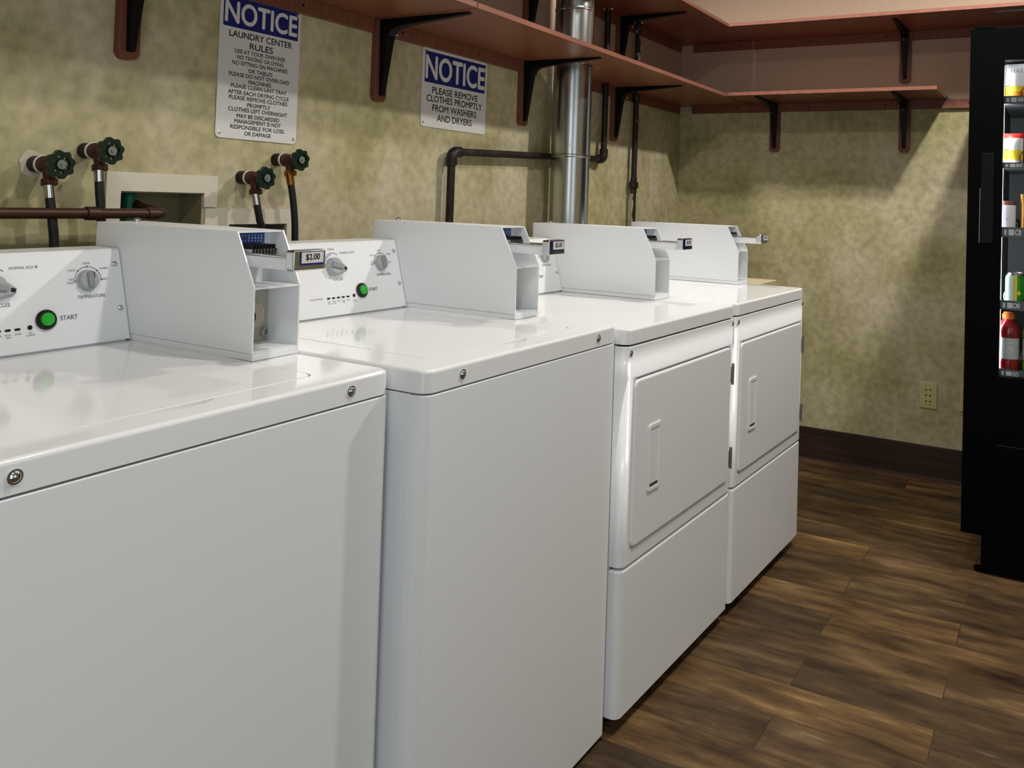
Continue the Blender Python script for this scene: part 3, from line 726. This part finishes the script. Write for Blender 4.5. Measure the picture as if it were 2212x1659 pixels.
args = dict(W1=(-.681,.827-.0079*.681,.0079,.0089,.0019), W2=(.0147,.8845,.0091,.0035,.0081))
r = machine_root('coin_washer', *args['W1'], 'nearest white top-loading coin washer, cut by the left edge', 'washing machine'); washer(r, args['W1'][4], args['W1'][3])
r = machine_root('coin_washer', *args['W2'], 'second white top-loading coin washer, between the nearest washer and the dryers', 'washing machine'); washer(r, args['W2'][4], args['W2'][3])
r = machine_root('coin_dryer', .7075, .9138, .0335, .0011, 0., 'white front-door coin dryer standing next to the second washer', 'dryer'); dryer(r, 0., .0011)
r = machine_root('coin_dryer', .7075+.697, .9138+.0335*.697, .0335, .0011, .0008, 'white front-door coin dryer at the far end of the row', 'dryer'); dryer(r, .0008, .0011)

# cream table beyond the last dryer
r = empty('side_table', (2.38,-.36,0), (0,0,0), 'low cream laminate table top in the corner beyond the last dryer', 'table')
bm = B(); slab(bm, -.215,-.356,.210,.295,.876,.900,.004,.002,.002,n=3); finish('table_top', bm, M_TABLE, r)
for sx in (-.19,.185):
    for sy in (-.33,.27):
        bm = B(); box(bm, sx-.016,sy-.016,.0005,sx+.016,sy+.016,.8758,.002); finish('leg', bm, M_TABLE, r)

# ------------------------------------------------------------------ vending machine
VX, VY, VT = 2.19, -1.486, 1.848
r = empty('vending_machine', (VX,VY,0), (0,0,-PI/2), 'tall black glass-front vending machine at the right edge', 'vending machine')
fv = lambda u, v, w: (u, -w, v)                 # front faces -Y in its own frame
wx0, wx1, wz0, wz1 = .106, .66, .665, 1.738; VW = .98; VD = .84
bm = B()
for a in ((.006,.05,.127,.040,VD,VT-.01), (VW-.04,.05,.127,VW-.006,VD,VT-.01), (.04,VD-.03,.127,VW-.04,VD,VT-.01), (.04,.05,VT-.05,VW-.04,VD-.03,VT-.01), (.04,.05,.127,VW-.04,VD-.03,.16)): box(bm, *a)
finish('cabinet', bm, M_VEND, r)
bm = B()
for a in ((wx0-.012,.052,wz0-.03,wx0-.006,.60,wz1+.03), (wx1+.006,.052,wz0-.03,wx1+.012,.60,wz1+.03), (wx0-.006,.594,wz0-.03,wx1+.006,.60,wz1+.03), (wx0-.006,.052,wz1+.024,wx1+.006,.594,wz1+.03), (wx0-.006,.052,wz0-.05,wx1+.006,.594,wz0-.044)): box(bm, *a)
finish('inner_liner', bm, M_VENDIN, r)
bm = B(); ring(bm, rrect(0,.127,VW,VT,.004,3), rrect(wx0,wz0,wx1,wz1,.004,3), -.048, 0, fv)
d = finish('door_frame', bm, M_VEND, r)
bm = B(); slab(bm, .040,1.112,.082,1.42,.0005,.0045,.004,.002,0,fv,n=3); finish('handle_recess', bm, mat('satin black trim', (4,4,5), .3, spec=.2), d)
bm = B(); box(bm, .0385,-.0052,1.112,.0403,-.0005,1.30); finish('trim_strip', bm, M_STEELG, d)
bm = B(); box(bm, wx0-.002,.030,wz0-.002,wx1+.002,.034,wz1+.002); finish('glass_pane', bm, M_GLASS, d)
bm = B(); box(bm, .012,.004,VT+.0005,.075,.06,VT+.012,.002); finish('hinge_cap', bm, M_VEND, r)
bm = B(); box(bm, .064,.0,.012,VW-.05,VD-.06,.1265); finish('kick_base', bm, M_VEND, r)
for u, v in ((.062,.03),(VW-.07,.03),(.062,VD-.1),(VW-.07,VD-.1)):
    bm = B(); cyl(bm, (u,v,.0003), (u,v,.0118), .022, 14); finish('foot', bm, M_VEND, r)
bm = B(); slab(bm, .70,.95,.93,1.60,.0005,.006,.006,.002,0,fv,n=3); sp = finish('selection_panel', bm, mat('dark selection panel', (30,32,36), .3), r)
bm = B()
for i in range(3):
    for j in range(4): slab(bm, .745+i*.05,1.17+j*.045,.783+i*.05,1.205+j*.045,.0062,.009,.004,.001,0,fv,n=2)
finish('key', bm, M_STEELG, sp)
bm = B(); slab(bm, .10,.25,.66,.44,.0005,.010,.008,.004,0,fv,n=3); finish('delivery_flap', bm, mat('dark flap', (4,4,5), .45, spec=.06), r)
bm = B(); box(bm, wx0-.004,.056,wz0+.01,wx0+.000,.064,wz1-.01); finish('light_strip', bm, M_LED, r)
bm = B(); box(bm, wx0+.02,.056,wz1+.014,wx1-.02,.064,wz1+.0185); finish('light_strip', bm, M_LED, r)
TRAY = [(1.594,1.621,'A'), (1.371,1.392,'B'), (1.135,1.170,'C'), (.888,.920,'D'), (.657,.687,'E')]
PITCH = {'A':.062, 'B':.062, 'C':.060, 'D':.078, 'E':.078}
for zl0, zl1, row in TRAY:
    bm = B(); box(bm, wx0-.003,.050,zl0+.003,wx1+.003,.58,zl0+.007); box(bm, wx0-.003,.046,zl0,wx1+.003,.050,zl1); t = finish('tray', bm, M_TRAY, r)
    p = PITCH[row]; n = int((wx1-wx0)/p)
    bm = B(); zc = (zl0+zl1)/2; hh = (zl1-zl0)
    for k in range(n):
        u = wx0+.006+p*k
        slab(bm, u+.0145,zc-hh*.30,u+.0315,zc+hh*.28,-.0459,-.0452,.001,0,0,fv,n=2); 
        if k == 0: slab(bm, u+.001,zc-hh*.28,u+.009,zc+hh*.24,-.0459,-.0452,.001,0,0,fv,n=2)
        text(bm, row+str(k), u+.0435, zc, hh*.52, .0175, fv, -.0450, .03)
    finish('price_strip', bm, M_TAGW, t)
    for k in range(min(n, 3)):
        u0 = {'A':.121,'B':.122,'C':.122,'D':.1465,'E':.130}[row]+p*k; R = {'A':.0275,'B':.0285,'C':.026,'D':.033,'E':.034}[row]
        bm = B(); pts = []
        for i in range(6*20+1):
            a = 2*PI*i/20+PI/2; pts.append((u0+R*math.cos(a), .062+.08*i/20, zl0+.010+R+R*math.sin(a)))
        tube(bm, pts, .0016, 6); finish('coil', bm, M_COILS if row in 'DE' else M_COIL, t)
# products: things of their own, resting on the trays, in world space through the machine's frame
def wv(u, v, z): return (VX+v, VY-u, z)
def bag(u, z0, w, h, v, mats, bands, label, cat, letters=None, arc=None):
    bm = B(); nx, nz = 10, 14; front = []; back = []
    for j in range(nz+1):
        t = j/nz; fr = []; bk = []
        for i in range(nx+1):
            s = i/nx; bul = .022*(math.sin(PI*s)**.6)*(math.sin(PI*t)**.5)+.0008
            x = -w/2+w*s*(1)+.0; z = h*t
            fr.append(bm.verts.new((x, -bul, z))); bk.append(bm.verts.new((x, bul, z)))
        front.append(fr); back.append(bk)
    for j in range(nz):
        mi = next(m for lim, m in bands if (j+.5)/nz <= lim)
        for i in range(nx):
            bm.faces.new((front[j][i], front[j][i+1], front[j+1][i+1], front[j+1][i])).material_index = mi
            bm.faces.new((back[j][i+1], back[j][i], back[j+1][i], back[j+1][i+1])).material_index = mi
        bm.faces.new((back[j][0], front[j][0], front[j+1][0], back[j+1][0])).material_index = mi
        bm.faces.new((front[j][nx], back[j][nx], back[j+1][nx], front[j+1][nx])).material_index = mi
    for i in range(nx):
        bm.faces.new((back[0][i], back[0][i+1], front[0][i+1], front[0][i])); bm.faces.new((front[nz][i], front[nz][i+1], back[nz][i+1], back[nz][i]))
    o = finish('snack_bag', bm, mats); o.location = wv(u, v, z0); o.rotation_euler = (0,0,-PI/2); tag(o, label, cat, 'snack bags in the vending machine')
    if letters:
        bm = B(); text(bm, letters[0], letters[1], letters[2], letters[3], letters[4], fv, .0235, .01); finish('lettering', bm, letters[5], o)
    return o
M_BW = mat('white snack film', (238,236,232), .3); M_OR = mat('orange snack film', (240,140,30), .28); M_YE = mat('yellow snack film', (250,215,50), .28); M_RED = mat('red snack film', (205,44,40), .28)
M_PK = mat('pale pink snack film', (236,214,210), .3); M_GD = mat('golden pouch film', (190,140,50), .25, .3); M_PU = mat('violet wrapper', (88,76,176), .28)
M_BRN = mat('brown wrapper', (92,58,40), .3); M_LET = mat('grey lettering', (120,120,120), .5)
zt = {k: a+.0072 for a, b, k in TRAY}
bag(.137, zt['A'], .062, .138, .108, [M_OR, M_YE, M_BW], [(.26,0),(.46,1),(1.,2)], 'white and orange snack bag on the top vending shelf, nearest the door edge', 'snack bag', ('HAR', .006, .112, .016, .040, M_LET))
bag(.203, zt['A'], .062, .138, .108, [M_OR, M_YE, M_BW], [(.26,0),(.46,1),(1.,2)], 'white and orange snack bag beside the first one on the top vending shelf', 'snack bag', ('HAR', .0, .112, .016, .044, M_LET))
bag(.134, zt['B'], .060, .118, .108, [M_PK, M_YE, M_BW, M_RED], [(.22,0),(.52,1),(.86,2),(1.,3)], 'red topped white snack bag on the second vending shelf', 'snack bag')
bag(.198, zt['B'], .060, .118, .108, [M_PU, M_YE, M_BW, M_RED], [(.18,0),(.5,1),(.86,2),(1.,3)], 'red topped snack bag beside the first one on the second vending shelf', 'snack bag')
bag(.178, zt['C'], .036, .142, .075, [M_YE, M_GD], [(.16,0),(1.,1)], 'golden pouch with a yellow foot on the third vending shelf', 'snack bag')
# candy bar standing upright
bm = B(); nb = 16; h = .118; rg = []
for j in range(nb+1):
    t = j/nb; k = .004+.0085*math.sin(PI*min(max(t,.06),.94))**.3
    rg.append([bm.verts.new((x, y*k/.0125, h*t)) for x, y in rrect(-.021,-.0125,.021,.0125,.006,3)])
for j in range(nb):
    for i in range(len(rg[0])):
        a = rg[j][i]; q = (i+1) % len(rg[0]); cx = (a.co.x+rg[j][q].co.x)/2
        bm.faces.new((a, rg[j][q], rg[j+1][q], rg[j+1][i])).material_index = 2 if j in (0,1,14,15) else (0 if cx < -.006 else 1)
capf(bm, rg[0][::-1], 2); capf(bm, rg[-1], 2)
o = finish('candy_bar', bm, [M_PU, M_BW, M_BRN]); o.location = wv(.122+.004, .075, zt['C']); o.rotation_euler = (0,0,-PI/2); tag(o, 'violet and white candy bar standing upright on the third vending shelf', 'candy bar')
# cans
M_CAN = mat('green drink can', (40,150,40), .25, .3); M_CANW = mat('white can panel and side highlight', (232,246,236), .3, .1); M_CANY = mat('yellow can band', (240,225,50), .3, .1); M_ALU = mat('aluminium lid', (200,204,204), .25, 1.)
def can(u, label):
    bm = B(); o_, n = (0,0,0), 40
    prof = [(.024,0),(.027,.002),(.0325,.012),(.033,.02),(.033,.098),(.030,.110),(.0265,.116),(.0268,.119),(.0255,.1195),(.0245,.117),(0,.117)]
    rings = [[bm.verts.new((r_*math.cos(2*PI*i/n), r_*math.sin(2*PI*i/n), z)) for i in range(n)] if r_ else [bm.verts.new((0,0,z))] for r_, z in prof]
    for j in range(len(prof)-1):
        for i in range(n):
            q = (i+1) % n; a = math.degrees(2*PI*(i+.5)/n); a = (a+360) % 360
            z = (prof[j][1]+prof[j+1][1])/2
            mi = 3 if (z > .112 or z < .006) else (1 if 195 < a < 262 and .012 < z < .105 else (2 if 262 <= a < 277 and z < .105 else 0))  # left-hand highlight is painted into the can's white panel
            f_ = (rings[j][i], rings[j][q], rings[j+1][0]) if len(rings[j+1]) == 1 else (rings[j][i], rings[j][q], rings[j+1][q], rings[j+1][i])
            bm.faces.new(f_).material_index = mi
    capf(bm, rings[0][::-1], 3)
    o = finish('drink_can', bm, [M_CAN, M_CANW, M_CANY, M_ALU]); o.location = wv(u, .085, zt['D']); o.rotation_euler = (0,0,-PI/2); tag(o, label, 'drink can', 'drink cans in the vending machine')
    bm = B(); slab(bm, -.006,-.012,.006,.006,.1172,.1182,.005,0,0,n=4); finish('pull_tab', bm, M_ALU, o)
    bm = B(); poly(bm, [(.004,.052),(.012,.060),(.018,.050),(.010,.042)], .0322, .0336, fv); finish('emblem', bm, M_CANY, o)
can(.1500, 'green and white drink can on the fourth vending shelf, beside the door edge'); can(.1500+.078, 'green and white drink can second from the door edge on the fourth vending shelf')
# bottles
def bottle(u, liquid, cap, label):
    o = empty('sports_bottle', wv(u, .085, zt['E']), (0,0,-PI/2), label, 'bottle', 'bottles in the vending machine')
    bm = B(); lathe(bm, [(.020,0),(.030,.003),(.0345,.012),(.035,.045),(.0335,.052),(.0335,.128),(.035,.134),(.0352,.150),(.0325,.163),(.0300,.170),(.0185,.188),(.0165,.194)], (0,0,0), (0,0,1), 28); finish('bottle_body', bm, liquid, o)
    bm = B(); lathe(bm, [(.0338,.056),(.0340,.060),(.0340,.124),(.0338,.127)], (0,0,0), (0,0,1), 28); lb = finish('label_band', bm, mat('pale grey label', (206,214,208), .35), o)
    bm = B(); vs, fs, asp = text_mesh('G', 0.)
    V = [bm.verts.new((.0347*math.sin(x*.030/.0347), -.0347*math.cos(x*.030/.0347), .098+y*.036)) for x, y in vs]
    for q in fs: bm.faces.new([V[i] for i in q])
    finish('letter_mark', bm, M_TAGW, lb)
    bm = B(); lathe(bm, [(.0185,.190),(.0195,.192),(.0195,.206),(.0150,.209),(.0150,.213),(0,.2135)], (0,0,0), (0,0,1), 24); finish('cap', bm, cap, o)
    return o
M_OCAP = mat('orange cap', (235,120,50), .4)
bottle(.1300, mat('red sports drink', (150,30,34), .15, coat=.5), M_OCAP, 'red sports drink bottle with orange cap on the bottom vending shelf')
bottle(.1300+.078, mat('lime sports drink', (150,190,40), .15, coat=.5), M_OCAP, 'lime sports drink bottle with orange cap beside the red one')

# ------------------------------------------------------------------ ceiling lamps and daylight
LM = dict(A=14., B=34., E=7., C=15., D=0., G=0., winr=11., winf=14.5, vend=4.5, world=.0)
LAMPS = [('A',.36,-1.45,'over the second washer, out in the room'), ('B',2.06,-1.81,'in front of the vending machine'), ('E',-1.35,-1.62,'near the camera end of the room'),
         ('C',1.95,-.375,'over the far dryers, close to the shelves'), ('D',.75,-.375,'over the second washer, close to the shelves'), ('G',.36,-3.3,'far out in the room')]
LCOL = (1., .965, .905)
for k, x, y, place in LAMPS:
    if LM[k] <= 0: continue
    r = empty('ceiling_lamp', (x,y,CEIL), (0,0,0), 'round recessed ceiling lamp '+place, 'lamp', 'ceiling lamps')
    bm = B(); tube(bm, [(.078*math.cos(a), .078*math.sin(a), -.006) for a in [2*PI*i/32 for i in range(32)]], .006, 8, closed=True); finish('trim_ring', bm, M_CEIL, r)
    bm = B(); lathe(bm, [(.068,0),(.068,.006),(.055,.012),(0,.014)], (0,0,-.0005), (0,0,-1), 28); finish('lens', bm, M_LAMP, r)
    L = bpy.data.lights.new('lamp_light', 'SPOT'); L.energy = LM[k]*4; L.color = LCOL; L.shadow_soft_size = .05; L.spot_size = math.radians(170); L.spot_blend = .5
    lo = bpy.data.objects.new('lamp_light', L); C.objects.link(lo); lo.parent = r; lo.location = (0,0,-.03)
def area(name, loc, rot, sx, sy, e, col):
    if e <= 0: return
    L = bpy.data.lights.new(name, 'AREA'); L.shape = 'RECTANGLE'; L.size = sx; L.size_y = sy; L.energy = e; L.color = col
    o = bpy.data.objects.new(name, L); C.objects.link(o); o.location = loc; o.rotation_euler = rot; return o
area('window_daylight', (-1.2,YR+.05,1.5), (PI/2,0,0), 1.6, 1.5, LM['winr'], (.74,.87,1.))
area('doorway_daylight', (XL+.05,-2.2,1.25), (PI/2,0,-PI/2), 1.1, 2.0, LM['winf'], (.74,.87,1.))
area('vending_light', wv(wx0+.003,.075,1.2), (PI/2,0,-PI/2+.35), .02, 1.0, LM['vend'], (.9,.96,1.))
Wd = bpy.data.worlds.new('world'); S.world = Wd; Wd.use_nodes = True
Wd.node_tree.nodes['Background'].inputs['Color'].default_value = (.9,.93,1.,1); Wd.node_tree.nodes['Background'].inputs['Strength'].default_value = LM['world']

# ------------------------------------------------------------------ camera
f, cx, cy = 1883.976, 1221.7918, 377.9973
yw, pi_, ro = .5185, .0283, .0336
F = Vector((math.cos(pi_)*math.cos(yw), math.cos(pi_)*math.sin(yw), math.sin(pi_)))
Rr = Vector((math.sin(yw), -math.cos(yw), 0)); Up = Rr.cross(F)
R_ = Rr*math.cos(ro)+Up*math.sin(ro); U_ = -Rr*math.sin(ro)+Up*math.cos(ro)
cam = bpy.data.cameras.new('camera'); co = bpy.data.objects.new('camera', cam); C.objects.link(co)
m = Matrix((R_, U_, -F)).transposed().to_4x4(); m.translation = Vector((-1.112,-1.7716,.2929+.920)); co.matrix_world = m
cam.sensor_width = 36; cam.sensor_fit = 'HORIZONTAL'; cam.lens = f/2212*36
cam.shift_x = (1106-cx)/2212; cam.shift_y = (cy-829.5)/2212; cam.clip_start = .02
S.camera = co
S.view_settings.view_transform = 'Standard'; S.view_settings.look = 'None'; S.view_settings.exposure = 0.; S.view_settings.gamma = 1.
S.view_settings.use_curve_mapping = False
S.cycles.max_bounces = 8; S.cycles.use_denoising = True; S.cycles.sample_clamp_indirect = 4
